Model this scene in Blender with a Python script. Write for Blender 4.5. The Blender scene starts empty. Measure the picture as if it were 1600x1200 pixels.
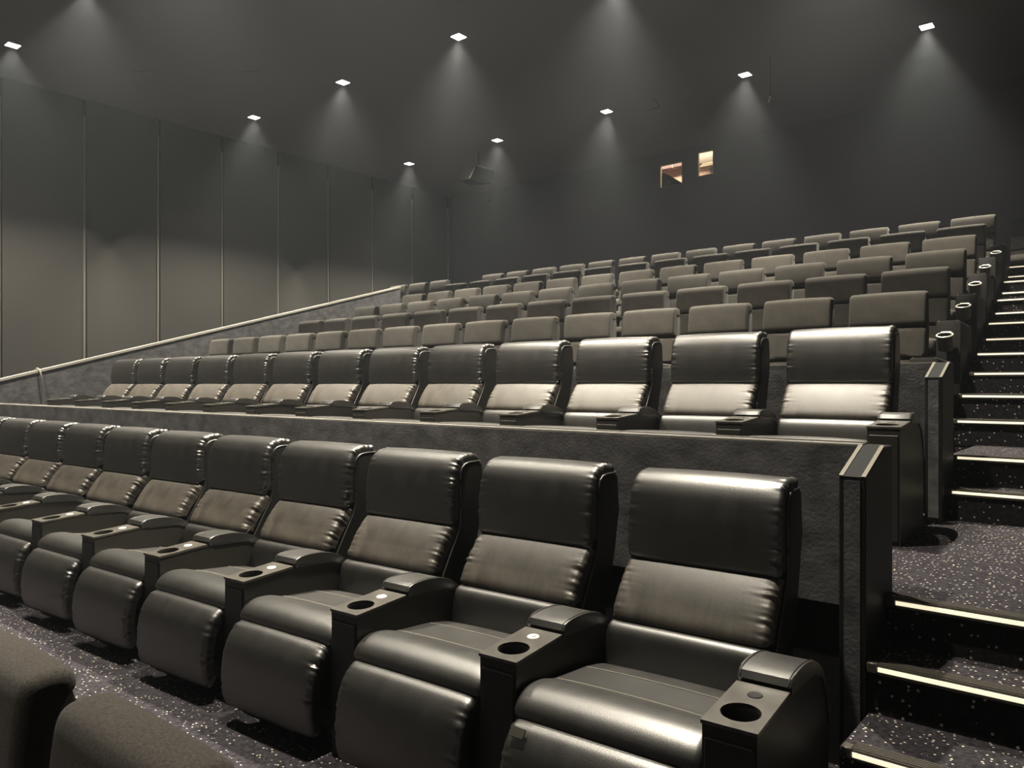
import bpy, bmesh, math, random
from mathutils import Vector, Matrix
random.seed(7)
sc = bpy.context.scene
C = sc.collection
PI = math.pi

# ------------------------------------------------------------------ camera, world, lights, exposure
cam_d = bpy.data.cameras.new('camera'); cam = bpy.data.objects.new('camera', cam_d); C.objects.link(cam)
cam_d.sensor_width = 36.0; cam_d.lens = 36.0 * 1203.0 / 1600.0
cam_d.clip_start = 0.02; cam_d.clip_end = 100
cam.location = (0, 0, 0); cam.rotation_euler = (PI / 2, 0.0, 0.6892)
sc.camera = cam
sc.view_settings.view_transform = 'Standard'; sc.view_settings.look = 'None'
sc.view_settings.gamma = 1.0; sc.view_settings.use_curve_mapping = False
sc.view_settings.exposure = 0.0
w = bpy.data.worlds.new('world'); sc.world = w; w.use_nodes = True
w.node_tree.nodes['Background'].inputs[0].default_value = (0, 0, 0, 1)
w.node_tree.nodes['Background'].inputs[1].default_value = 0
SPOT_W = 3000.0          # power of each ceiling downlight
BEAM = (0.56, 0.74)     # tangents of the half angles of its rectangular beam, across and along the hall
LAMP_COL = (1.0, 0.908, 0.745)
HAZE = 0.0024
CEIL = 5.32
XL, XR, YB, YF = -15.3, 1.0, 15.9, -11.0

# ------------------------------------------------------------------ materials
def mat(name, col, rough=0.5, metal=0.0, spec=0.5, ior=1.5, bump=None, var=None, emit=None, sheen=0):
    m = bpy.data.materials.new(name); m.use_nodes = True
    nt = m.node_tree; N = nt.nodes; L = nt.links; p = N['Principled BSDF']
    p.inputs['Base Color'].default_value = (*col, 1); p.inputs['Roughness'].default_value = rough
    p.inputs['Metallic'].default_value = metal; p.inputs['Specular IOR Level'].default_value = spec; p.inputs['IOR'].default_value = ior
    if sheen:
        p.inputs['Sheen Weight'].default_value = sheen; p.inputs['Sheen Roughness'].default_value = 0.5
    if emit:
        p.inputs['Emission Color'].default_value = (*emit[0], 1); p.inputs['Emission Strength'].default_value = emit[1]
    tc = N.new('ShaderNodeTexCoord')
    if var:   # (scale, amount, stretch, roughness amount): patchy wear in colour and roughness
        mp = N.new('ShaderNodeMapping'); mp.inputs['Scale'].default_value = var[2]
        L.new(tc.outputs['Object'], mp.inputs['Vector'])
        n = N.new('ShaderNodeTexNoise'); n.inputs['Scale'].default_value = var[0]; n.inputs['Detail'].default_value = 4
        n.inputs['Roughness'].default_value = 0.6
        L.new(mp.outputs[0], n.inputs['Vector'])
        r = N.new('ShaderNodeValToRGB'); r.color_ramp.elements[0].position = 0.34; r.color_ramp.elements[1].position = 0.68
        a = var[1]
        r.color_ramp.elements[0].color = (*[c * (1 - a) for c in col], 1)
        r.color_ramp.elements[1].color = (*[min(1, c * (1 + a)) for c in col], 1)
        L.new(n.outputs['Fac'], r.inputs[0]); L.new(r.outputs[0], p.inputs['Base Color'])
        if var[3]:
            mr = N.new('ShaderNodeMapRange'); mr.inputs['To Min'].default_value = rough - var[3]; mr.inputs['To Max'].default_value = rough + var[3]
            L.new(n.outputs['Fac'], mr.inputs['Value']); L.new(mr.outputs[0], p.inputs['Roughness'])
    if bump:  # (scale, strength, distance)
        n2 = N.new('ShaderNodeTexNoise'); n2.inputs['Scale'].default_value = bump[0]; n2.inputs['Detail'].default_value = 3
        L.new(tc.outputs['Object'], n2.inputs['Vector'])
        b = N.new('ShaderNodeBump'); b.inputs['Strength'].default_value = bump[1]; b.inputs['Distance'].default_value = bump[2]
        L.new(n2.outputs['Fac'], b.inputs['Height']); L.new(b.outputs[0], p.inputs['Normal'])
    return m

def carpet_mat(name, base, dens, scale):
    m = bpy.data.materials.new(name); m.use_nodes = True
    nt = m.node_tree; N = nt.nodes; L = nt.links; p = N['Principled BSDF']
    p.inputs['Roughness'].default_value = 0.9; p.inputs['Specular IOR Level'].default_value = 0.15
    tc = N.new('ShaderNodeNewGeometry')
    v = N.new('ShaderNodeTexVoronoi'); v.inputs['Scale'].default_value = scale; v.inputs['Randomness'].default_value = 0.95
    L.new(tc.outputs['Position'], v.inputs['Vector'])
    lt = N.new('ShaderNodeMath'); lt.operation = 'LESS_THAN'; lt.inputs[1].default_value = 0.21
    L.new(v.outputs['Distance'], lt.inputs[0])
    sp = N.new('ShaderNodeSeparateColor'); L.new(v.outputs['Color'], sp.inputs[0])
    g = N.new('ShaderNodeMath'); g.operation = 'LESS_THAN'; g.inputs[1].default_value = dens
    L.new(sp.outputs[0], g.inputs[0])
    mu = N.new('ShaderNodeMath'); mu.operation = 'MULTIPLY'; L.new(lt.outputs[0], mu.inputs[0]); L.new(g.outputs[0], mu.inputs[1])
    dc = N.new('ShaderNodeValToRGB'); e = dc.color_ramp.elements
    e[0].position = 0.0; e[0].color = (0.60, 0.54, 0.40, 1); e[1].position = 1.0; e[1].color = (0.30, 0.28, 0.33, 1)
    L.new(sp.outputs[1], dc.inputs[0])
    n = N.new('ShaderNodeTexNoise'); n.inputs['Scale'].default_value = 60; n.inputs['Detail'].default_value = 5
    L.new(tc.outputs['Position'], n.inputs['Vector'])
    r = N.new('ShaderNodeValToRGB'); r.color_ramp.elements[0].position = 0.3; r.color_ramp.elements[1].position = 0.72
    r.color_ramp.elements[0].color = (*[c * 0.35 for c in base], 1); r.color_ramp.elements[1].color = (*[c * 1.9 for c in base], 1)
    L.new(n.outputs['Fac'], r.inputs[0])
    mx = N.new('ShaderNodeMixRGB'); L.new(mu.outputs[0], mx.inputs[0]); L.new(r.outputs[0], mx.inputs[1]); L.new(dc.outputs[0], mx.inputs[2])
    L.new(mx.outputs[0], p.inputs['Base Color'])
    b = N.new('ShaderNodeBump'); b.inputs['Strength'].default_value = 0.5; b.inputs['Distance'].default_value = 0.004
    L.new(n.outputs['Fac'], b.inputs['Height']); L.new(b.outputs[0], p.inputs['Normal'])
    return m

M = {}
M['leather'] = mat('leather', (0.0088, 0.0082, 0.0070), 0.41, spec=0.95, ior=1.62, bump=(330, 0.22, 0.002), var=(9, 0.25, (1.4, 1, 0.6), 0.05))
M['leather_lit'] = mat('leather_lit', (0.044, 0.038, 0.030), 0.50, spec=0.6, ior=1.55, bump=(330, 0.22, 0.002), var=(11, 0.3, (2.2, 1, 0.6), 0.06))  # same leather for the lumbar, paler base paints the light falling on it
M['leather_dark'] = mat('leather_dark', (0.013, 0.0125, 0.011), 0.42, spec=0.4, bump=(180, 0.1, 0.002))
M['leather_console'] = mat('leather_console', (0.021, 0.0195, 0.0165), 0.45, spec=0.35, bump=(200, 0.12, 0.002))
M['tray'] = mat('tray', (0.050, 0.046, 0.038), 0.40, spec=0.7, var=(14, 0.3, (1, 1, 1), 0.08))
M['black_plastic'] = mat('black_plastic', (0.006, 0.006, 0.006), 0.35)
M['thread'] = mat('thread', (0.26, 0.24, 0.2), 0.6)
M['badge'] = mat('badge', (0.85, 0.83, 0.76), 0.35)
M['ink'] = mat('ink', (0.05, 0.05, 0.05), 0.6)
M['fabric'] = mat('fabric', (0.050, 0.046, 0.040), 0.92, spec=0.2, bump=(260, 0.25, 0.002), var=(9, 0.13, (1, 1, 1), 0), sheen=0.1)
M['fabric_side'] = mat('fabric_side', (0.038, 0.035, 0.031), 0.92, spec=0.2, bump=(260, 0.25, 0.002), sheen=0.08)
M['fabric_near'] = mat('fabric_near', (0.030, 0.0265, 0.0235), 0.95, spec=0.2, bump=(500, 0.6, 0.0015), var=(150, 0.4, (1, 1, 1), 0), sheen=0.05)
M['seat_metal'] = mat('seat_metal', (0.02, 0.02, 0.02), 0.4, metal=0.3)
M['cup_metal'] = mat('cup_metal', (0.07, 0.063, 0.045), 0.4, metal=0.5)
M['ring'] = mat('ring', (0.85, 0.82, 0.74), 0.28, metal=0.55)
M['wall'] = mat('wall', (0.055, 0.053, 0.048), 0.85, spec=0.25, bump=(120, 0.15, 0.002))
M['wall_back'] = mat('wall_back', (0.145, 0.145, 0.152), 0.9, spec=0.15)  # tone matched to the ceiling, haze glow put into the colour
M['ceiling'] = mat('ceiling', (0.145, 0.145, 0.152), 0.9, spec=0.15)  # black ceiling painted grey, the colour stands in for haze glow
M['trim'] = mat('trim', (0.52, 0.49, 0.43), 0.45, metal=0.4)
M['trim_dim'] = mat('trim_dim', (0.20, 0.19, 0.165), 0.5, metal=0.35)
M['cap_trim'] = mat('cap_trim', (0.10, 0.09, 0.07), 0.6, metal=0.2)
M['cap_strip'] = mat('cap_strip', (0.013, 0.014, 0.015), 0.8, spec=0.2, bump=(90, 0.3, 0.003))
M['groove'] = mat('groove', (0.003, 0.003, 0.003), 0.9)
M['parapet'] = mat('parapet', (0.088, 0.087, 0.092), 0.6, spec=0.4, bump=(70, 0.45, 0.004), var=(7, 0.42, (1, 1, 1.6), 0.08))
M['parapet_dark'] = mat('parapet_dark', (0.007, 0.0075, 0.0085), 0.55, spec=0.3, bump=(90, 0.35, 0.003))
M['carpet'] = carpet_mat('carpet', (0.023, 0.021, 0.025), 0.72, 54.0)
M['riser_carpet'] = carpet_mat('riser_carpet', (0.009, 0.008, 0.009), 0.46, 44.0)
M['arm_black'] = mat('arm_black', (0.013, 0.0125, 0.012), 0.6, spec=0.4)
M['nosing'] = mat('nosing', (0.085, 0.078, 0.068), 0.45, metal=0.35)
M['led'] = mat('led', (0.9, 0.85, 0.7), 0.5, emit=((1.0, 0.88, 0.62), 1.0))
M['lamp'] = mat('lamp', (0.9, 0.9, 0.88), 0.5, emit=((1.0, 0.96, 0.88), 12.0))
M['lamp_frame'] = mat('lamp_frame', (0.03, 0.03, 0.03), 0.5)
M['booth_orange'] = mat('booth_orange', (0.90, 0.60, 0.42), 0.7)
M['booth_cream'] = mat('booth_cream', (0.55, 0.46, 0.32), 0.6)
M['booth_grey'] = mat('booth_grey', (0.15, 0.125, 0.095), 0.6)
M['booth_pink'] = mat('booth_pink', (0.22, 0.14, 0.13), 0.6)
M['soft_black'] = mat('soft_black', (0.003, 0.003, 0.003), 0.95, spec=0.0)
M['dark_box'] = mat('dark_box', (0.01, 0.01, 0.01), 0.6)
M['glass_dark'] = mat('glass_dark', (0.02, 0.02, 0.03), 0.1)
M['screen'] = mat('screen', (0.30, 0.30, 0.30), 0.9)
g = bpy.data.materials.new('glass'); g.use_nodes = True
gp = g.node_tree.nodes['Principled BSDF']; gp.inputs['Transmission Weight'].default_value = 1; gp.inputs['Roughness'].default_value = 0.0
gp.inputs['IOR'].default_value = 1.05; M['glass'] = g

# ------------------------------------------------------------------ helpers
def new_mesh(name, bm, m, smooth=True, angle=40):
    bmesh.ops.recalc_face_normals(bm, faces=bm.faces[:])
    me = bpy.data.meshes.new(name); bm.to_mesh(me); bm.free()
    if m is not None: me.materials.append(M[m] if isinstance(m, str) else m)
    if smooth:
        for p in me.polygons: p.use_smooth = True
        me.set_sharp_from_angle(angle=math.radians(angle))
    return me
def link(name, me, parent=None, loc=None):
    o = bpy.data.objects.new(name, me); C.objects.link(o)
    if parent is not None: o.parent = parent
    if loc is not None: o.location = loc
    return o
def tag(o, label=None, cat=None, group=None, kind=None):
    if label: o['label'] = label
    if cat: o['category'] = cat
    if group: o['group'] = group
    if kind: o['kind'] = kind
    return o
def thing(name, label, cat, loc=(0, 0, 0), rz=0, group=None):
    o = link(name, None, None, loc); o.rotation_euler = (0, 0, rz); o.empty_display_size = 0.1
    return tag(o, label, cat, group)
def kids(o): return [c for c in bpy.data.objects if c.parent == o]
def copy_tree(o, children_of, parent=None):
    c = o.copy(); C.objects.link(c)
    if parent is not None: c.parent = parent
    for ch in children_of.get(o.name, []): copy_tree(ch, children_of, c)
    return c
def child_map():
    d = {}
    for o in bpy.data.objects:
        if o.parent: d.setdefault(o.parent.name, []).append(o)
    return d
def add_box(bm, a, b, bevel=0.0, seg=2):
    x0, y0, z0 = a; x1, y1, z1 = b
    v = [bm.verts.new(p) for p in [(x0,y0,z0),(x1,y0,z0),(x1,y1,z0),(x0,y1,z0),(x0,y0,z1),(x1,y0,z1),(x1,y1,z1),(x0,y1,z1)]]
    fs = [bm.faces.new([v[i] for i in f]) for f in [(0,3,2,1),(4,5,6,7),(0,1,5,4),(1,2,6,5),(2,3,7,6),(3,0,4,7)]]
    if bevel > 0:
        es = {e for f in fs for e in f.edges}
        bmesh.ops.bevel(bm, geom=list(es), offset=bevel, segments=seg, affect='EDGES', profile=0.5)
def box(name, a, b, m, parent=None, bevel=0.0, seg=2):
    bm = bmesh.new(); add_box(bm, a, b, bevel, seg)
    return link(name, new_mesh(name, bm, m, smooth=bevel > 0), parent)
def add_prism(bm, poly, x0, x1, bevel=0.0, seg=2):     # polygon in (y,z) extruded along x
    a = [bm.verts.new((x0, y, z)) for y, z in poly]; b = [bm.verts.new((x1, y, z)) for y, z in poly]
    n = len(poly)
    fa = bm.faces.new(a[::-1]); fb = bm.faces.new(b)
    for i in range(n): bm.faces.new((a[i], a[(i+1) % n], b[(i+1) % n], b[i]))
    if bevel > 0:
        es = set(fa.edges) | set(fb.edges)
        bmesh.ops.bevel(bm, geom=list(es), offset=bevel, segments=seg, affect='EDGES', profile=0.5)
def prism(name, poly, x0, x1, m, parent=None, bevel=0.0, seg=2, angle=35):
    bm = bmesh.new(); add_prism(bm, poly, x0, x1, bevel, seg)
    return link(name, new_mesh(name, bm, m, angle=angle), parent)
def tube_mesh(name, pts, r, m, n=8):
    bm = bmesh.new(); rings = []
    P = [Vector(p) for p in pts]
    for i, p in enumerate(P):
        t = (P[min(i+1, len(P)-1)] - P[max(i-1, 0)]).normalized()
        a = t.cross(Vector((0, 0, 1)))
        if a.length < 1e-3: a = t.cross(Vector((0, 1, 0)))
        a.normalize(); b = t.cross(a)
        rings.append([bm.verts.new(p + a * r * math.cos(2*PI*k/n) + b * r * math.sin(2*PI*k/n)) for k in range(n)])
    for i in range(len(rings)-1):
        for k in range(n): bm.faces.new((rings[i][k], rings[i][(k+1) % n], rings[i+1][(k+1) % n], rings[i+1][k]))
    bm.faces.new(rings[0][::-1]); bm.faces.new(rings[-1])
    return new_mesh(name, bm, m, angle=60)
def add_lathe(bm, prof, cx, cy, n=28):                 # prof: (r,z)
    rings = []
    for r, z in prof:
        if r <= 1e-5: rings.append([bm.verts.new((cx, cy, z))])
        else: rings.append([bm.verts.new((cx + r*math.cos(2*PI*k/n), cy + r*math.sin(2*PI*k/n), z)) for k in range(n)])
    for a, b in zip(rings, rings[1:]):
        for k in range(n):
            k2 = (k+1) % n
            if len(a) == 1 and len(b) == 1: continue
            if len(a) == 1: bm.faces.new((a[0], b[k], b[k2]))
            elif len(b) == 1: bm.faces.new((a[k], a[k2], b[0]))
            else: bm.faces.new((a[k], a[k2], b[k2], b[k]))
def catmull(pts, n):
    P = [Vector((p[0], p[1])) for p in pts]
    P = [P[0] * 2 - P[1]] + P + [P[-1] * 2 - P[-2]]
    out = []
    seg = len(P) - 3
    fine = []
    for s in range(seg):
        p0, p1, p2, p3 = P[s:s+4]
        for i in range(12):
            t = i / 12
            fine.append(0.5 * ((2*p1) + (-p0+p2)*t + (2*p0-5*p1+4*p2-p3)*t*t + (-p0+3*p1-3*p2+p3)*t**3))
    fine.append(P[-2])
    d = [0]
    for a, b in zip(fine, fine[1:]): d.append(d[-1] + (b-a).length)
    tot = d[-1]; j = 0
    for i in range(n):
        s = tot * i / (n-1)
        while j < len(d)-2 and d[j+1] < s: j += 1
        f = (s - d[j]) / max(1e-9, d[j+1]-d[j])
        out.append(fine[j].lerp(fine[j+1], min(1, max(0, f))))
    return out, tot
def cushion(name, prof, hw, m, thick=0.08, puff=0.02, r=0.035, rend=0.02, nt=30, nflat=12, pleat=0.0, freq=60, seed=1, endpuff=0.0, angle=50):
    """upholstered pad: (y,z) profile swept across x, crowned, rounded towards its sides and ends, gathers along the sides"""
    rnd = random.Random(seed)
    P, tot = catmull(prof, nt)
    ts = [tot*i/(nt-1) for i in range(nt)]
    nrm = []
    for i in range(nt):
        t = P[min(i+1, nt-1)] - P[max(i-1, 0)]; t.normalize()
        nrm.append(Vector((-t.y, t.x)))
    cols = [(-1.0, -thick, 0.0)]                        # (x / side marker, depth, gather weight)
    side = []
    nr = 6 if pleat else 4
    side.append((hw, -thick, 0.0)); side.append((hw, -(r + thick) / 2, 0.35 if pleat else 0)); side.append((hw, -r, 0.8))
    for k in range(1, nr+1):
        a = PI/2 * k/nr
        side.append((hw - r*(1-math.cos(a)), -r + r*math.sin(a), 1.0 if k < nr-1 else 0.9))
    if pleat:
        for q, wgt in ((0.008, 0.6), (0.018, 0.3), (0.03, 0.08)): side.append((hw - r - q, 0.0, wgt))
    inner = side[-1][0]
    flat = [(inner * (1 - 2*(k+1)/(nflat+1)), 0.0, 0.0) for k in range(nflat)]
    cols = side + flat + [(-x, d, wgt) for x, d, wgt in side[::-1]]
    ph = [rnd.uniform(0, 6.28) for _ in range(8)]
    def gather(t, s):
        a = math.sin(freq*t + 1.3*math.sin(freq*0.37*t + ph[0]) + ph[1] + s)
        b = math.sin(freq*0.53*t + ph[2] + 2*s)
        env = 0.55 + 0.45*math.sin(freq*0.11*t + ph[4] + s) * math.sin(freq*0.19*t + ph[5])
        return (0.62*a + 0.38*b + 0.25*math.sin(freq*1.9*t + ph[3])) * env * (1.25 if s == 0 else 0.7)
    bm = bmesh.new(); grid = []
    rows = [(0, True)] + [(i, False) for i in range(nt)] + [(nt-1, True)]
    for i, cap in rows:
        t = ts[i]; row = []
        e = min(t, tot - t)
        ed = rend * (1 - math.sqrt(max(0, 1 - (1 - min(1, e/rend))**2))) if rend > 0 else 0
        ep = max(0.0, math.sin(PI * t / tot)) ** 0.6 * endpuff if tot > 0 else 0
        for x, d, wgt in cols:
            u = x / hw
            n = d + puff * (1 - abs(u)**2.4) + ep - ed
            if cap: n = -thick
            xx = x
            if pleat and wgt > 0 and not cap:
                gv = gather(t, 0 if x > 0 else 2.1) * pleat * wgt
                n += gv; xx += (0.7 * gv if x > 0 else -0.7 * gv) * (1 if d < -0.2*r else 0.3)
            p = P[i] + nrm[i] * n
            row.append(bm.verts.new((xx, p.x, p.y)))
        grid.append(row)
    for a, b in zip(grid, grid[1:]):
        for k in range(len(cols)-1): bm.faces.new((a[k], a[k+1], b[k+1], b[k]))
    return new_mesh(name, bm, m, angle=angle)

# ------------------------------------------------------------------ the room
def struct(name, a, b, m, parent=None, **k):
    o = box(name, a, b, m, parent, **k)
    if parent is None: o['kind'] = 'structure'
    return o
struct('ceiling', (XL-.2, YF-.2, CEIL), (XR+.2, YB+2.6, CEIL+.2), 'ceiling')
# left wall: separate panels with pale vertical battens in the joints
wl = struct('wall_left', (XL-.3, YF-.2, -3.0), (XL-.06, YB, CEIL), 'groove')
pw = 1.385; y0 = 6.01 - 12*pw
k = 0
while y0 + k*pw < YB:
    a = max(y0 + k*pw + .055, YF); b = min(y0 + (k+1)*pw - .02, YB)
    if b - a > .1: box('panel', (XL-.06, a, -3.0), (XL, b, CEIL), 'wall', wl, bevel=.004, seg=1)
    box('batten', (XL-.06, y0+k*pw-.016, -3.0), (XL+.015, y0+k*pw+.022, 4.98), 'trim_dim', wl)
    k += 1
struct('wall_right', (XR, YF, -3.0), (XR+.2, YB, CEIL), 'wall_back')
struct('wall_front', (XL-.3, YF-.2, -3.0), (XR+.2, YF, CEIL), 'wall_back')
# back wall with two projection windows
W1 = (-8.665, -8.11, 4.53, 5.035); W2 = (-7.72, -7.36, 4.63, 5.155)
bm = bmesh.new()
add_box(bm, (XL-.3, YB, -3.0), (XR+.2, YB+.05, 4.53)); add_box(bm, (XL-.3, YB, 5.155), (XR+.2, YB+.05, CEIL))
add_box(bm, (XL-.3, YB, 4.53), (W1[0], YB+.05, 5.155)); add_box(bm, (W1[1], YB, 4.53), (W2[0], YB+.05, 5.155))
add_box(bm, (W2[1], YB, 4.53), (XR+.2, YB+.05, 5.155))
add_box(bm, (W1[0], YB, W1[3]), (W1[1], YB+.05, 5.155)); add_box(bm, (W2[0], YB, 4.53), (W2[1], YB+.05, W2[2]))
wb = link('wall_back', new_mesh('wall_back', bm, 'wall_back', False)); wb['kind'] = 'structure'
for i, W in enumerate((W1, W2)):
    o = struct('window_%d' % (i+1), (W[0]+.004, YB+.03, W[2]+.004), (W[1]-.004, YB+.034, W[3]-.004), 'glass')
    bm = bmesh.new(); f = .012
    add_box(bm, (W[0], YB-.01, W[2]), (W[0]+f, YB+.05, W[3])); add_box(bm, (W[1]-f*.5, YB-.01, W[2]), (W[1], YB+.05, W[3]))
    add_box(bm, (W[0]+f, YB-.01, W[3]-f*.5), (W[1]-f*.5, YB+.05, W[3])); add_box(bm, (W[0]+f, YB-.01, W[2]), (W[1]-f*.5, YB+.05, W[2]+f*.5))
    link('window_frame', new_mesh('window_frame', bm, 'booth_cream', False), o)
# projection booth behind the windows
bm = bmesh.new()
add_box(bm, (-10.2, YB+.95, 3.6), (-6.6, YB+1.05, CEIL)); add_box(bm, (-10.3, YB+.06, 3.6), (-10.2, YB+1.05, CEIL)); add_box(bm, (-6.6, YB+.06, 3.6), (-6.5, YB+1.05, CEIL))
o = link('wall_booth', new_mesh('wall_booth', bm, 'booth_orange', False)); o['kind'] = 'structure'
struct('floor', (-10.3, YB+.06, 3.5), (-6.5, YB+1.05, 3.6), 'dark_box')
lb = bpy.data.lights.new('booth_light', 'AREA'); lb.energy = 44; lb.size = 2.6; lb.size_y = .10; lb.shape = 'RECTANGLE'; lb.color = (1, .88, .70)
lo = bpy.data.objects.new('booth_light', lb); C.objects.link(lo); lo.location = (-8.5, YB+.22, CEIL-.02); lo.rotation_euler = (math.radians(22), 0, 0)
tag(lo, 'warm ceiling lamp inside the projection booth behind the two small windows', 'lamp')
o = thing('booth_projector', 'dark peaked projector seen through the wider left booth window', 'projector', (-8.65, YB+.35, 3.6))
bm = bmesh.new(); poly = [(-.38, .62), (.33, .62), (.33, 1.05), (-.13, 1.375), (-.26, 1.30), (-.38, 1.30)]
A = [bm.verts.new((x, 0, z)) for x, z in poly]; B = [bm.verts.new((x, .3, z)) for x, z in poly]
bm.faces.new(A); bm.faces.new(B[::-1])
for i in range(6): bm.faces.new((A[i], B[i], B[(i+1) % 6], A[(i+1) % 6]))
link('housing', new_mesh('housing', bm, 'soft_black', False), o)
bm = bmesh.new(); add_lathe(bm, [(0, .03), (.05, .03), (.055, .0), (.055, -.04), (0, -.04)], 0, 0, 16); bmesh.ops.rotate(bm, matrix=Matrix.Rotation(PI/2, 3, 'X'), verts=bm.verts[:])
link('projector_lens', new_mesh('projector_lens', bm, 'glass_dark'), o, (.02, 0, 1.10))
box('pedestal', (-.1, .05, 0), (.2, .25, .62), 'dark_box', o)
o = thing('booth_cabinet', 'taupe equipment cabinet above pale shelf, seen through the narrow right booth window', 'cabinet', (-7.75, YB+.4, 3.6))
box('cabinet_body', (-.30, 0, 1.435), (.30, .3, 1.70), 'booth_grey', o, bevel=.005)
for q in range(3): box('cabinet_shelf', (-.05-.04*q, -.03, 1.40-.028*q), (.30, .3, 1.417-.028*q), 'booth_cream', o, bevel=.002, seg=1)
box('cabinet_stand', (.1, .05, 0), (.25, .3, 1.31), 'booth_pink', o, bevel=.005)
o = thing('booth_duct', 'dusky pink ceiling duct seen at the top of the left booth window', 'duct', (-8.9, YB+.6, 5.13))
box('duct_body', (-.9, 0, 0), (.8, .2, .12), 'booth_pink', o, bevel=.01)
box('duct_band', (.22, -.006, -.006), (.24, .206, .126), 'booth_cream', o)

# floors: stepped platforms
ZA, ZB, ZZ = -1.41, -0.754, -1.845
ZC, DZ, DY = -0.415, 0.3395, 1.248
YROW = [6.54 + DY*i for i in range(6)]                 # front of the headrests, fabric rows one to six
XROW = [-1.295 - d for d in (0, .069, .137, .228, .309, .357)]
bm = bmesh.new()
add_box(bm, (XL, YF, -3.0), (XR, 0.98, ZZ))            # well in front
add_box(bm, (XL, 0.98, -3.0), (XR, 2.98, ZA))
o = link('floor', new_mesh('floor', bm, 'carpet', False)); o['kind'] = 'structure'
XRAIL = -12.1
o = struct('floor', (XRAIL, 2.99, -3.0), (-.79, 5.0, ZB), 'carpet')
for i in range(6):
    a = 5.0 if i == 0 else 6.72 + DY*(i-1)
    b = 6.72 + DY*i if i < 5 else YB
    struct('floor', (XRAIL if i < 5 else XL, a, -3.0), (XROW[i]+.19, b, ZC + DZ*i), 'carpet')
struct('floor', (XROW[5]+.19, 12.6, -3.0), (XR, YB, ZC + DZ*6), 'carpet')
struct('floor', (XL, 0.98, -3.0), (XRAIL-.1, 12.9, -1.9), 'carpet')

# low walls with wing ends in front of the recliner row above and the first fabric row
def parapet(idx, y, ztop, zbot, zfloor, xw, ybot, zw, xs):
    o = thing('parapet_wall', idx, 'low wall', (0, y, 0), 0, 'low upholstered walls in front of the raised rows')
    box('wall_panel', (xs, 0, zbot), (xw-.085, .11, ztop), 'parapet', o, bevel=.004, seg=1)
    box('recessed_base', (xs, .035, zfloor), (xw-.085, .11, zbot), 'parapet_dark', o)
    box('edge_trim', (xs, .001, ztop), (xw-.085, .014, ztop+.006), 'trim', o)
    box('edge_trim', (xs, .095, ztop), (xw-.085, .113, ztop+.008), 'trim_dim', o)
    box('cap_board', (xs, .012, ztop), (xw-.085, .095, ztop+.004), 'parapet', o)
    d = y - ybot
    wing = [(-d, zfloor), (.11, zfloor), (.11, ztop), (0, ztop), (-d, zw)]
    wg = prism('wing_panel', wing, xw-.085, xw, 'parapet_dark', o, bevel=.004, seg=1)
    box('front_strip', (xw-.068, -d-.004, zfloor+.02), (xw-.017, -d, zw-.01), 'parapet', wg)
    L = math.hypot(d, ztop-zw); a = math.atan2(ztop-zw, d)
    for nm, xa, xb, hh, mm in (('cap_strip', xw-.070, xw-.015, .003, 'cap_strip'), ('cap_trim', xw-.085, xw-.071, .006, 'cap_trim'), ('cap_trim', xw-.014, xw, .006, 'cap_trim')):
        bm = bmesh.new(); add_box(bm, (xa, 0, 0), (xb, L, hh))
        c = link(nm, new_mesh(nm, bm, mm, False), wg, (0, -d, zw)); c.rotation_euler = (a, 0, 0)
    return o
parapet('long dark low wall with sloping wing end behind the nearest recliner row', 2.93, -.222, -.81, ZA, -.7125, 2.695, -.311, XRAIL+.02)
parapet('dark low wall with sloping wing end directly behind the upper recliner row', 4.95, .1205, -.42, ZB, -.86, 4.733, .033, -11.2)

# sloping rail wall at the left ends of the rows
zr = lambda y: .035 + .2706*(y - 3.67)
o = thing('rail_wall', 'grey mottled sloping low wall with pale top trim at the left row ends', 'low wall', (XRAIL, 0, 0))
prism('rail_panel', [(.0, -3.0), (11.0, -3.0), (11.0, zr(11)), (0, zr(0))], -.08, 0, 'parapet', o)
prism('rail_trim', [(0, zr(0)), (11.0, zr(11)), (11.0, zr(11)+.035), (0, zr(0)+.035)], -.085, .012, 'trim', o)
pts = [(XRAIL-.09, 4.11, .02), (XRAIL-.08, 4.12, .17), (XRAIL-.03, 4.14, .225), (XRAIL+.03, 4.15, .205), (XRAIL+.05, 4.17, .10), (XRAIL+.045, 4.2, -.1), (XRAIL+.03, 4.19, -.4), (XRAIL+.03, 4.2, ZB+.01)]
tag(link('cable', tube_mesh('cable', pts, .012, 'trim_dim')), 'pale cable looped over the sloping left rail wall', 'cable')
o = thing('vestibule_box', 'low black boxed enclosure behind the sloping left rail wall', 'enclosure', (-13.0, 10.85, -1.9))
box('enclosure_body', (-.55, -.6, 0), (.5, .5, 3.60), 'dark_box', o)
box('enclosure_lid', (-.57, -.62, 3.60), (.52, .52, 3.66), 'dark_box', o, bevel=.01)

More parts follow.
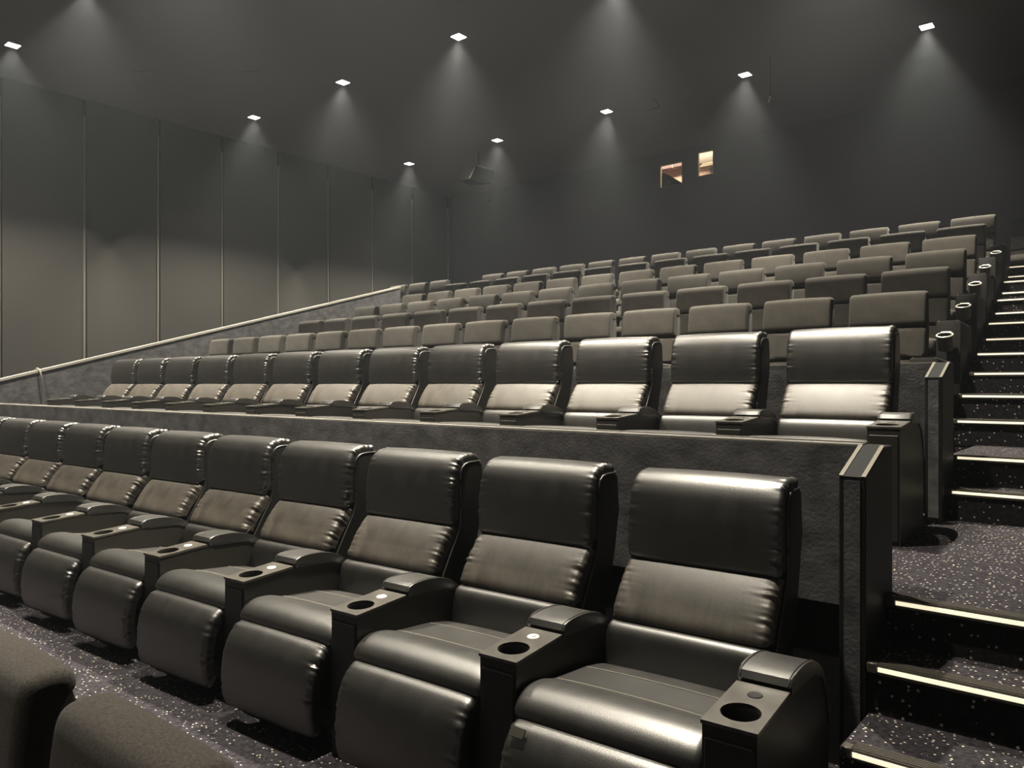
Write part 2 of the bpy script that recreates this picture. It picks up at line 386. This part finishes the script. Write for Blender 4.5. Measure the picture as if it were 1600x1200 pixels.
# ------------------------------------------------------------------ stairs in the aisle
st = thing('aisle_staircase', 'speckled carpeted aisle stairs with glowing strips on every step edge', 'stairs', (0, 0, 0))
steps = []                                            # (nosing y, z, left x, tread end y)
N_ = [(2.10, -1.246, -.70), (2.40, -1.082, -.705), (2.70, -.918, -.71), (2.94, -.754, -.712), (4.83, -.585, -.862), (5.09, -.415, -.88)]
for i in range(1, 7):
    yk = 5.09 + DY*i; zk = ZC + DZ*i
    f = lambda y: -1.035 - .07*(y - 6.03)
    N_ += [(yk-.31, zk-DZ/2, f(yk-.31)), (yk, zk, f(yk))]
for i, (y, z, xl) in enumerate(N_):
    y2 = N_[i+1][0] if i+1 < len(N_) else 12.66
    x0 = xl if i < 6 else xl-.04
    if i in (3,): x0 = -.79
    if i == 4 or i == 5: x0 = xl - .01
    s = box('step', (x0, y+.012, -3.0 if i else -1.6), (XR-.02, y2+.012, z), 'carpet', st)
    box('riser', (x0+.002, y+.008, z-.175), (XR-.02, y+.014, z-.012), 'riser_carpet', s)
    bm = bmesh.new()
    add_box(bm, (xl+.035, y-.006, z-.030), (XR-.02, y+.052, z+.003))
    for q in range(5): add_box(bm, (xl+.035, y+.000+q*.0105, z+.003), (XR-.02, y+.006+q*.0105, z+.006))
    link('nosing', new_mesh('nosing', bm, 'nosing', False), s)
    box('light_strip', (xl+.035, y-.0095, z-.019), (XR-.02, y-.0055, z-.005), 'led', s)
    box('end_clip', (xl, y-.008, z-.028), (xl+.033, y+.03, z+.005), 'nosing', s, bevel=.003, seg=1)

# ------------------------------------------------------------------ leather recliner (local: y=0 front of its console, z=0 floor)
def plate_with_hole(w, l, r, cx, cy, th):
    bm = bmesh.new(); n = 40
    def ring(rad, z): return [bm.verts.new((cx + rad*math.cos(2*PI*k/n), cy + rad*math.sin(2*PI*k/n), z)) for k in range(n)]
    def rect(z):
        out = []
        for k in range(n):
            a = 2*PI*k/n; dx, dy = math.cos(a), math.sin(a)
            t = 1e9
            if dx > 1e-6: t = min(t, (w/2-cx)/dx)
            if dx < -1e-6: t = min(t, (-w/2-cx)/dx)
            if dy > 1e-6: t = min(t, (l-cy)/dy)
            if dy < -1e-6: t = min(t, (0-cy)/dy)
            out.append((cx+dx*t, cy+dy*t))
        for (qx, qy) in ((w/2, l), (-w/2, l), (-w/2, 0), (w/2, 0)):
            k = min(range(n), key=lambda j: abs(math.atan2(math.sin(2*PI*j/n - math.atan2(qy-cy, qx-cx)), math.cos(2*PI*j/n - math.atan2(qy-cy, qx-cx)))))
            out[k] = (qx, qy)
        return [bm.verts.new((x, y, z)) for x, y in out]
    R1, R2, Q1, Q2 = ring(r, th), ring(r, 0), rect(th), rect(0)
    for k in range(n):
        j = (k+1) % n
        bm.faces.new((R1[k], Q1[k], Q1[j], R1[j])); bm.faces.new((R2[k], R2[j], Q2[j], Q2[k]))
        bm.faces.new((Q1[k], Q2[k], Q2[j], Q1[j])); bm.faces.new((R1[k], R1[j], R2[j], R2[k]))
    return bm
CX = .380; CW = .071
def console_meshes():
    d = {}
    poly = [(0, 0), (0, .543), (.262, .561), (.30, .565), (.50, .555), (.58, .52), (.635, .45), (.665, .33), (.67, .18), (.66, 0)]
    bm = bmesh.new(); add_prism(bm, poly, -CW, CW, .0)
    for f in bm.faces[:]:
        c = f.calc_center_median()
        if abs(c.x) < .01 and .53 < c.z < .56 and .1 < c.y < .16: bm.faces.remove(f)
    d['body'] = new_mesh('console', bm, 'leather_console', angle=35)
    bm = bmesh.new(); add_box(bm, (-CW+.006, -.006, .02), (CW-.006, .002, .515), .004, 1)
    d['front'] = new_mesh('front_panel', bm, 'leather_console', angle=30)
    bm = plate_with_hole(2*CW+.006, .262, .052, 0, .088, .010)
    bmesh.ops.transform(bm, matrix=Matrix.Translation((0, -.004, .545)) @ Matrix.Rotation(math.radians(3.9), 4, 'X'), verts=bm.verts[:])
    d['tray'] = new_mesh('tray', bm, 'tray', False)
    bm = bmesh.new(); add_lathe(bm, [(.0515, .5535), (.0500, .5535), (.0475, .545), (.0465, .50), (.0455, .487), (.036, .487), (.035, .470), (.0, .470)], 0, .084, 32)
    d['cup'] = new_mesh('cup_holder', bm, 'black_plastic', angle=40)
    bm = bmesh.new(); add_lathe(bm, [(.0, .0022), (.019, .0022), (.0205, .0005), (.0205, -.001)], 0, 0, 24)
    bmesh.ops.transform(bm, matrix=Matrix.Translation((0, .193, .5685)) @ Matrix.Rotation(math.radians(3.9), 4, 'X'), verts=bm.verts[:])
    d['badge'] = new_mesh('seat_number_badge', bm, 'badge')
    d['badge_dark'] = d['badge'].copy(); d['badge_dark'].materials.clear(); d['badge_dark'].materials.append(M['black_plastic'])
    pad = [(.274, .563), (.262, .580), (.266, .597), (.292, .607), (.36, .611), (.44, .604), (.515, .582), (.578, .543), (.627, .486), (.657, .415), (.670, .34)]
    P, _ = catmull(pad, 26)
    inner = [(.262, .556), (.30, .566), (.50, .556), (.58, .520), (.635, .45), (.66, .34)]
    bm = bmesh.new(); poly = [(p.x, p.y) for p in P] + inner[::-1]
    add_prism(bm, poly, -CW-.005, CW+.005, .006, 2)
    d['pad'] = new_mesh('armrest_pad', bm, 'leather', angle=35)
    def edge(x):
        return [(x, p.x*.999, p.y+.0005) for p in P[1:]]
    d['pad_piping'] = [tube_mesh('piping', edge(s*(CW-.003)), .0022, 'leather_dark', 6) for s in (-1, 1)]
    return d
CM = console_meshes()
# digits on the one badge that can be read
fc = bpy.data.curves.new('digits', 'FONT'); fc.body = '12'; fc.size = .020; fc.align_x = 'CENTER'; fc.align_y = 'CENTER'; fc.extrude = .0003
fo = bpy.data.objects.new('digits', fc); C.objects.link(fo); bpy.context.view_layer.update()
dg = bpy.context.evaluated_depsgraph_get()
digits = bpy.data.meshes.new_from_object(fo.evaluated_get(dg)); digits.materials.clear(); digits.materials.append(M['ink'])
bpy.data.objects.remove(fo)
def add_console(root, x, badge='badge', num=False):
    c = link('console', CM['body'], root, (x, 0, 0))
    link('front_panel', CM['front'], c); link('tray', CM['tray'], c); link('cup_holder', CM['cup'], c)
    if badge == 'badge': link('seat_number_badge', CM['badge'], c)
    else:
        b = link('dark_hole_disc', CM['badge_dark'], c); b['label'] = 'dark oval hole'  # dark disc stands in for the small hole in the tray
    if num:
        q = link('seat_number', digits, c, (0, .193, .5715)); q.rotation_euler = (math.radians(3.9), 0, 0)
    a = link('armrest_pad', CM['pad'], root, (x, 0, 0)); [link('piping', q, a) for q in CM['pad_piping']]
    return c
RC = {}
def recliner_meshes():
    d = RC
    hp = [(.765, .760), (.728, .765), (.722, .81), (.722, .88), (.730, .95), (.750, 1.02), (.785, 1.064), (.84, 1.080), (.90, 1.078), (.938, 1.055), (.948, 1.01)]
    for v in range(3):
        d['head%d' % v] = cushion('headrest', hp, .287, 'leather', .07, .005, .020, .006, 90, 10, .0045, 165+12*v, seed=10+v)
        lp = [(.612, .552), (.600, .575), (.625, .62), (.672, .685), (.715, .735), (.748, .764)]
        d['lumb%d' % v] = cushion('lumbar_cushion', lp, .285, 'leather_lit', .06, .006, .022, .012, 70, 10, .0055, 170-12*v, seed=20+v, endpuff=.010)
        fp = [(-.045, .070), (-.075, .085), (-.090, .15), (-.088, .25), (-.068, .33), (-.030, .388), (.012, .408)]
        d['foot%d' % v] = cushion('footrest', fp, .288, 'leather', .05, .006, .022, .010, 70, 10, .0045, 150+10*v, seed=30+v)
    d['lower'] = cushion('lower_back', [(.545, .39), (.548, .44), (.556, .50), (.570, .538), (.592, .554), (.625, .556)], .290, 'leather', .05, .004, .02, .006, 22, 8)
    sp = [(.045, .385), (.012, .402), (.008, .428), (.033, .460), (.080, .479), (.15, .476), (.22, .457), (.30, .449), (.40, .440), (.50, .422), (.57, .402)]
    d['seat'] = cushion('seat_cushion', sp, .300, 'leather', .07, .008, .022, .008, 46, 14)
    def seam(y, z):
        pts = [(x, y, z + .008*(1-(abs(x)/.30)**2.4)+.0012) for x in [(-.272 + .544*i/12) for i in range(13)]]
        return tube_mesh('seam', pts, .0017, 'thread', 5)
    d['seam1'] = seam(.221, .4565); d['seam2'] = seam(.401, .4405)
    # shell: thick side profile behind the cushions
    sh = [(.655, .30), (.628, .40), (.640, .50), (.705, .62), (.772, .735), (.782, .80), (.782, .985), (.796, 1.022), (.835, 1.040), (.925, 1.042), (.948, 1.03), (.952, .88), (.935, .76), (.88, .60), (.82, .42), (.80, .30)]
    bm = bmesh.new(); add_prism(bm, sh, -.292, .292, .012, 3)
    d['shell'] = new_mesh('back_shell', bm, 'leather_dark', angle=35)
    ed = sh[1:10]
    E, _ = catmull(ed, 30)
    d['shellpipe'] = [tube_mesh('piping', [(s*.290, p.x, p.y) for p in E], .0042, 'leather', 6) for s in (-1, 1)]
    bm = bmesh.new(); add_box(bm, (-.285, .03, .07), (.285, .70, .38), .015, 2)
    d['base'] = new_mesh('base_frame', bm, 'leather_dark')
    bm = bmesh.new()
    add_box(bm, (-.25, .06, 0), (-.19, .66, .075), .01, 1); add_box(bm, (.19, .06, 0), (.25, .66, .075), .01, 1); add_box(bm, (-.19, .5, .01), (.19, .56, .06), .005, 1)
    d['feet'] = new_mesh('foot_rail', bm, 'seat_metal')
    bm = bmesh.new(); add_prism(bm, [(-.054, .364), (-.038, .386), (-.042, .390), (-.058, .368)], -.262, -.212)
    d['tagm'] = new_mesh('care_label', bm, 'tray')
recliner_meshes()
ORD = ['first', 'second', 'third', 'fourth', 'fifth', 'sixth', 'seventh', 'eighth', 'ninth', 'tenth', 'eleventh', 'twelfth', 'thirteenth', 'fourteenth', 'fifteenth', 'sixteenth', 'seventeenth', 'eighteenth']
def recliner(loc, label, group, v, badge, num=False, left=False, care=False):
    t = thing('leather_recliner', label, 'recliner', loc, math.radians(3.2), group)
    hd = link('headrest', RC['head%d' % v], t); link('lumbar_cushion', RC['lumb%d' % ((v+1) % 3)], t); link('lower_back', RC['lower'], t)
    s = link('seat_cushion', RC['seat'], t); link('seam', RC['seam1'], s); link('seam', RC['seam2'], s)
    f = link('footrest', RC['foot%d' % v], t)
    if care: link('care_label', RC['tagm'], f, (0, -.003, .014))
    b = link('back_shell', RC['shell'], t); [link('piping', q, b) for q in RC['shellpipe']]
    link('base_frame', RC['base'], t); link('foot_rail', RC['feet'], t)
    add_console(t, CX, badge, num)
    if left: add_console(t, -CX, badge)
    return t
for k in range(12):
    lab = 'black leather recliner at the stairs end of the nearest recliner row' if k == 0 else 'black leather recliner in the nearest recliner row, %s from the stairs' % ORD[k]
    recliner((-1.185 - .76*k, 1.81, ZA), lab, 'leather recliners in the nearest row', k % 3, 'dark' if k == 0 else 'badge', k == 1, care=(k == 0))
for k in range(13):
    lab = 'black leather recliner at the stairs end of the upper recliner row' if k == 0 else ('black leather recliner at the left rail wall end of the upper recliner row' if k == 12 else 'black leather recliner in the upper recliner row, %s from the stairs' % ORD[k])
    recliner((-1.328 - .76*k, 3.86, ZB), lab, 'leather recliners in the upper row', (k*2+1) % 3, 'dark', left=(k == 12))

# ------------------------------------------------------------------ fabric cinema seat (local: y=0 armrest front, z=0 floor)
FM = {}
def fabric_meshes(near=False):
    fm = 'fabric_near' if near else 'fabric'
    d = {}
    hw = .2785
    k1, k2 = (40, 14) if near else (18, 8)
    d['head'] = cushion('headrest', [(.580, .862), (.570, .88), (.568, .95), (.576, 1.04), (.588, 1.100), (.612, 1.126), (.66, 1.132), (.706, 1.120), (.722, 1.08)], hw, fm, .06, .006, .018 if not near else .03, .008, k1, k2, angle=60)
    d['mid'] = cushion('upper_back', [(.560, .612), (.552, .63), (.562, .73), (.578, .84), (.590, .856)], hw-.002, fm, .05, .008, .022, .016, 12, 8, angle=60)
    d['low'] = cushion('lower_back', [(.520, .42), (.508, .44), (.524, .52), (.545, .59), (.560, .606)], hw-.004, fm, .05, .010, .022, .016, 12, 8, angle=60)
    d['seat'] = cushion('seat_cushion', [(.055, .33), (.030, .36), (.028, .41), (.050, .448), (.10, .462), (.25, .458), (.42, .445), (.54, .43)], hw-.012, fm, .05, .012, .025, .014, 16, 8, angle=60)
    bm = bmesh.new(); add_prism(bm, [(.56, .30), (.57, .50), (.60, .70), (.625, .90), (.630, 1.07), (.66, 1.105), (.70, 1.09), (.722, 1.02), (.715, .80), (.69, .55), (.66, .30)], -hw+.004, hw-.004, .010, 2)
    d['shell'] = new_mesh('back_shell', bm, 'arm_black' if near else 'fabric_side', angle=35)
    bm = bmesh.new(); add_box(bm, (-.20, .14, 0), (.20, .56, .34), .01, 1)
    d['base'] = new_mesh('base_frame', bm, 'seat_metal')
    def arm(w):
        r = .028; top = .602
        bm = bmesh.new()
        poly = []                                  # rounded outline in x,z seen from the front
        for cx, cz, a0 in ((w-r, top-r, 0), (-w+r, top-r, 90)):
            for q in range(6):
                a = math.radians(a0 + 18*q); poly.append((cx + r*math.cos(a), cz + r*math.sin(a)))
        poly += [(-w, .0), (w, .0)]
        A = [bm.verts.new((x, 0, z)) for x, z in poly]; B = [bm.verts.new((x, .50, z - (.02 if z > .3 else 0))) for x, z in poly]
        n = len(poly); fa = bm.faces.new(A); bm.faces.new(B[::-1])
        for i in range(n): bm.faces.new((A[i], B[i], B[(i+1) % n], A[(i+1) % n]))
        bmesh.ops.bevel(bm, geom=list(fa.edges), offset=.008, segments=2, affect='EDGES', profile=.5)
        return new_mesh('armrest', bm, 'arm_black', angle=40)
    d['arm'] = arm(.064); d['arm_end'] = arm(.090)
    bm = bmesh.new(); add_lathe(bm, [(.0, .365), (.050, .365), (.055, .372), (.058, .49), (.052, .49), (.048, .38), (.0, .378)], 0, 0, 20)
    add_box(bm, (-.035, .050, .40), (.035, .075, .48))
    d['cup'] = new_mesh('cup_holder', bm, 'cup_metal', angle=50)
    bm = bmesh.new(); pr = [(.058 + .007*math.cos(a), .494 + .006*math.sin(a)) for a in [2*PI*q/8 for q in range(9)]]
    add_lathe(bm, pr, 0, 0, 24); add_box(bm, (-.036, .048, .4905), (.036, .072, .4985))
    d['ring'] = new_mesh('rim', bm, 'ring', angle=50)
    return d
FM = fabric_meshes()
def fabric_seat(loc, label, group, D, end=False, leftarm=False):
    t = thing('fabric_seat', label, 'cinema seat', loc, 0, group)
    link('headrest', D['head'], t); link('upper_back', D['mid'], t); link('lower_back', D['low'], t); link('seat_cushion', D['seat'], t)
    link('back_shell', D['shell'], t); link('base_frame', D['base'], t)
    xa = .2785 + .102 if end else .353
    a = link('armrest', D['arm_end'] if end else D['arm'], t, (xa, 0, 0))
    c = link('cup_holder', D['cup'], a, (0, .052, .018)); c.rotation_euler = (math.radians(23), 0, 0)
    q = link('rim', D['ring'], a, (0, .052, .018)); q.rotation_euler = (math.radians(23), 0, 0)
    if leftarm: link('armrest', D['arm'], t, (-.353, 0, 0))
    return t
ROWN = ['first (lowest)', 'second', 'third', 'fourth', 'fifth', 'sixth (top)']
for i in range(6):
    n = 15 if i == 0 else 14
    for k in range(n):
        where = 'at the stairs end' if k == 0 else ('at the left end' if k == n-1 else '%s from the stairs' % ORD[k])
        fabric_seat((XROW[i] - .2785 - .7055*k, YROW[i] - .6, ZC + DZ*i), 'grey fabric cinema seat in the %s fabric row, %s' % (ROWN[i], where),
                    'grey fabric seats in the %s fabric row' % ROWN[i], FM, k == 0, k == n-1)
for j, (x, lab) in enumerate(((-14.17, 'grey fabric seat standing furthest left, beyond the top of the rail wall'), (-13.46, 'grey fabric seat beyond the rail wall top, second from the left'), (-12.75, 'dim grey fabric seat beyond the rail wall top, nearest to the top fabric row'))):
    fabric_seat((x, YROW[5]-.6, ZC + DZ*5), lab, 'seats beyond the top end of the left rail wall', FM)
for j, x in enumerate((-1.48, -.77, -.06)):
    fabric_seat((x, 14.7, ZC + DZ*6), 'dark grey fabric seat on the top landing, %s from its left end' % ORD[j], 'seats on the top landing above the stairs', FM, leftarm=(j == 0))
FN = fabric_meshes(True)
for j, (x, lab) in enumerate(((-1.61, 'close grey fabric seat at the bottom of the view, right-hand of two headrests'), (-2.36, 'close grey fabric seat cut by the left picture edge in front of the recliners'))):
    fabric_seat((x, .66-.57, ZZ), lab, 'fabric seats closest to the viewer', FN)

# ------------------------------------------------------------------ ceiling downlights
bm = bmesh.new()
for a, b in (((-.100, -.100, -.006), (.100, -.085, .003)), ((-.100, .085, -.006), (.100, .100, .003)), ((-.100, -.085, -.006), (-.085, .085, .003)), ((.085, -.085, -.006), (.100, .085, .003))): add_box(bm, a, b)
lf = new_mesh('frame', bm, 'lamp_frame', False)
bm = bmesh.new(); add_box(bm, (-.085, -.085, -.008), (.085, .085, .0)); lens = new_mesh('lens', bm, 'lamp', False)
sl = bpy.data.lights.new('downlight', 'SPOT'); sl.energy = SPOT_W; sl.spot_size = math.radians(92); sl.spot_blend = .1
sl.color = LAMP_COL; sl.shadow_soft_size = .06
# square reflector: the beam is cut off straight on four sides
sl.use_nodes = True; nt = sl.node_tree; N = nt.nodes; L = nt.links; em = N['Emission']
tcn = N.new('ShaderNodeTexCoord'); sx = N.new('ShaderNodeSeparateXYZ'); L.new(tcn.outputs['Normal'], sx.inputs[0])
fac = []
for ax in (0, 1):
    ab = N.new('ShaderNodeMath'); ab.operation = 'ABSOLUTE'; L.new(sx.outputs[ax], ab.inputs[0])
    az = N.new('ShaderNodeMath'); az.operation = 'ABSOLUTE'; L.new(sx.outputs[2], az.inputs[0])
    dv = N.new('ShaderNodeMath'); dv.operation = 'DIVIDE'; L.new(ab.outputs[0], dv.inputs[0]); L.new(az.outputs[0], dv.inputs[1])
    mr = N.new('ShaderNodeMapRange'); mr.interpolation_type = 'SMOOTHSTEP'
    mr.inputs['From Min'].default_value = BEAM[ax]*.62; mr.inputs['From Max'].default_value = BEAM[ax]*1.28; mr.name = 'cut_%d' % ax
    mr.inputs['To Min'].default_value = 1.0; mr.inputs['To Max'].default_value = 0.015
    L.new(dv.outputs[0], mr.inputs['Value']); fac.append(mr)
mn = N.new('ShaderNodeMath'); mn.operation = 'MINIMUM'; L.new(fac[0].outputs[0], mn.inputs[0]); L.new(fac[1].outputs[0], mn.inputs[1])
L.new(mn.outputs[0], em.inputs['Strength'])
rown = {12.75: 'above the top fabric rows', 8.57: 'above the middle fabric rows', 4.34: 'above the upper recliner row', 1.9: 'above the nearest recliner row', -2.3: 'nearer the screen', -6.5: 'nearest the screen'}
sl2 = sl.copy(); sl2.energy = SPOT_W*.68; sl3 = sl.copy(); sl3.energy = SPOT_W*.35
for q in (sl2, sl3): q.node_tree.nodes['cut_1'].inputs['From Min'].default_value = .45; q.node_tree.nodes['cut_1'].inputs['From Max'].default_value = .62
#     # the front rows are dimmed
for y in (12.75, 8.57, 4.34, 1.9, -2.3, -6.5):
    for j in range(5):
        x = -13.72 + 2.80*j
        t = thing('ceiling_downlight', 'small square white downlight %s, %s from the left wall' % (rown[y], ORD[j]), 'ceiling light', (x, y, CEIL - .0), 0, 'downlights in the black ceiling')
        link('frame', lf, t, (0, 0, -.004)); link('lens', lens, t, (0, 0, -.006))
        o = bpy.data.objects.new('lamp', sl if y > 3 else (sl2 if y > 0 else sl3)); C.objects.link(o); o.parent = t; o.location = (0, 0, -.03)
# angled speaker hanging near a downlight, sensors and brackets on the ceiling
t = thing('ceiling_speaker', 'black wedge speaker with pale lit upper edges hanging beneath a far downlight', 'speaker', (-11.5, 12.70, 4.86))
prism('speaker_box', [(-.22, -.34), (0, -.004), (.59, .016), (.59, -.26), (.10, -.36)], -.32, -.004, 'soft_black', t)
prism('top_edge', [(.03, -.002), (.59, .006), (.60, .055), (.03, .014)], -.324, 0, 'trim', t)  # pale strip paints the lamplight along the upper rim
prism('front_edge', [(-.235, -.345), (-.20, -.335), (-.02, -.035), (-.035, -.02)], -.324, 0, 'trim', t)  # pale strip paints the lit sloping front rim
box('hanger', (-.17, .25, .0), (-.15, .27, CEIL-4.86), 'soft_black', t)
for nm, lab, cat, loc, s in (('smoke_detector', 'small round pale sensor low on the dark back wall', 'sensor', (-13.93, YB-.03, 5.03), .05),):
    bm = bmesh.new(); add_lathe(bm, [(0, .03), (s*.7, .03), (s, .0), (s, -.02), (0, -.02)], 0, 0, 16)
    bmesh.ops.rotate(bm, matrix=Matrix.Rotation(PI/2, 3, 'X'), verts=bm.verts[:])
    tag(link(nm, new_mesh(nm, bm, 'booth_grey'), None, loc), lab, cat)
for lab, pts in (('thin pale bent conduit on the ceiling left of the projection windows', [(-7.55, 13.2, CEIL-.01), (-7.2, 13.2, CEIL-.01), (-7.1, 12.75, CEIL-.01)]),
                 ('thin pale straight conduit on the ceiling above the projection windows', [(-6.75, 13.3, CEIL-.01), (-6.15, 12.75, CEIL-.01)]),
                 ('small pale bracket rail on the ceiling far left, between two downlights', [(-13.3, 6.0, CEIL-.01), (-13.0, 6.25, CEIL-.01)]),
                 ('small pale bracket rail on the ceiling above the left wall battens', [(-11.9, 7.2, CEIL-.01), (-11.6, 7.35, CEIL-.01)])):
    tag(link('ceiling_conduit', tube_mesh('ceiling_conduit', pts, .010, 'booth_grey', 6)), lab, 'conduit')
t = thing('hanging_hook', 'tiny bright hook hanging from the ceiling right of the projection windows', 'hook', (-4.71, 12.3, 0))
link('wire', tube_mesh('wire', [(0, 0, CEIL), (0, 0, 4.66)], .004, 'dark_box', 6), t)
link('hook', tube_mesh('hook', [(0, 0, 4.67), (-.012, 0, 4.62), (-.03, 0, 4.57)], .012, 'badge', 6), t)
# ------------------------------------------------------------------ haze filling the hall
hz = box('haze', (XL+.001, YF+.001, -1.74), (XR-.001, YB-.001, CEIL-.001), None); tag(hz, 'thin haze hanging in the hall and showing the lamp beams', 'haze', kind='stuff')
hm = bpy.data.materials.new('haze'); hm.use_nodes = True; nt = hm.node_tree; nt.nodes.clear()
vo = nt.nodes.new('ShaderNodeVolumeScatter'); vo.inputs['Density'].default_value = HAZE; vo.inputs['Anisotropy'].default_value = 0.58
vo.inputs['Color'].default_value = (.80, .885, 1.0, 1)
ou = nt.nodes.new('ShaderNodeOutputMaterial'); nt.links.new(vo.outputs[0], ou.inputs['Volume'])
hz.data.materials.append(hm)
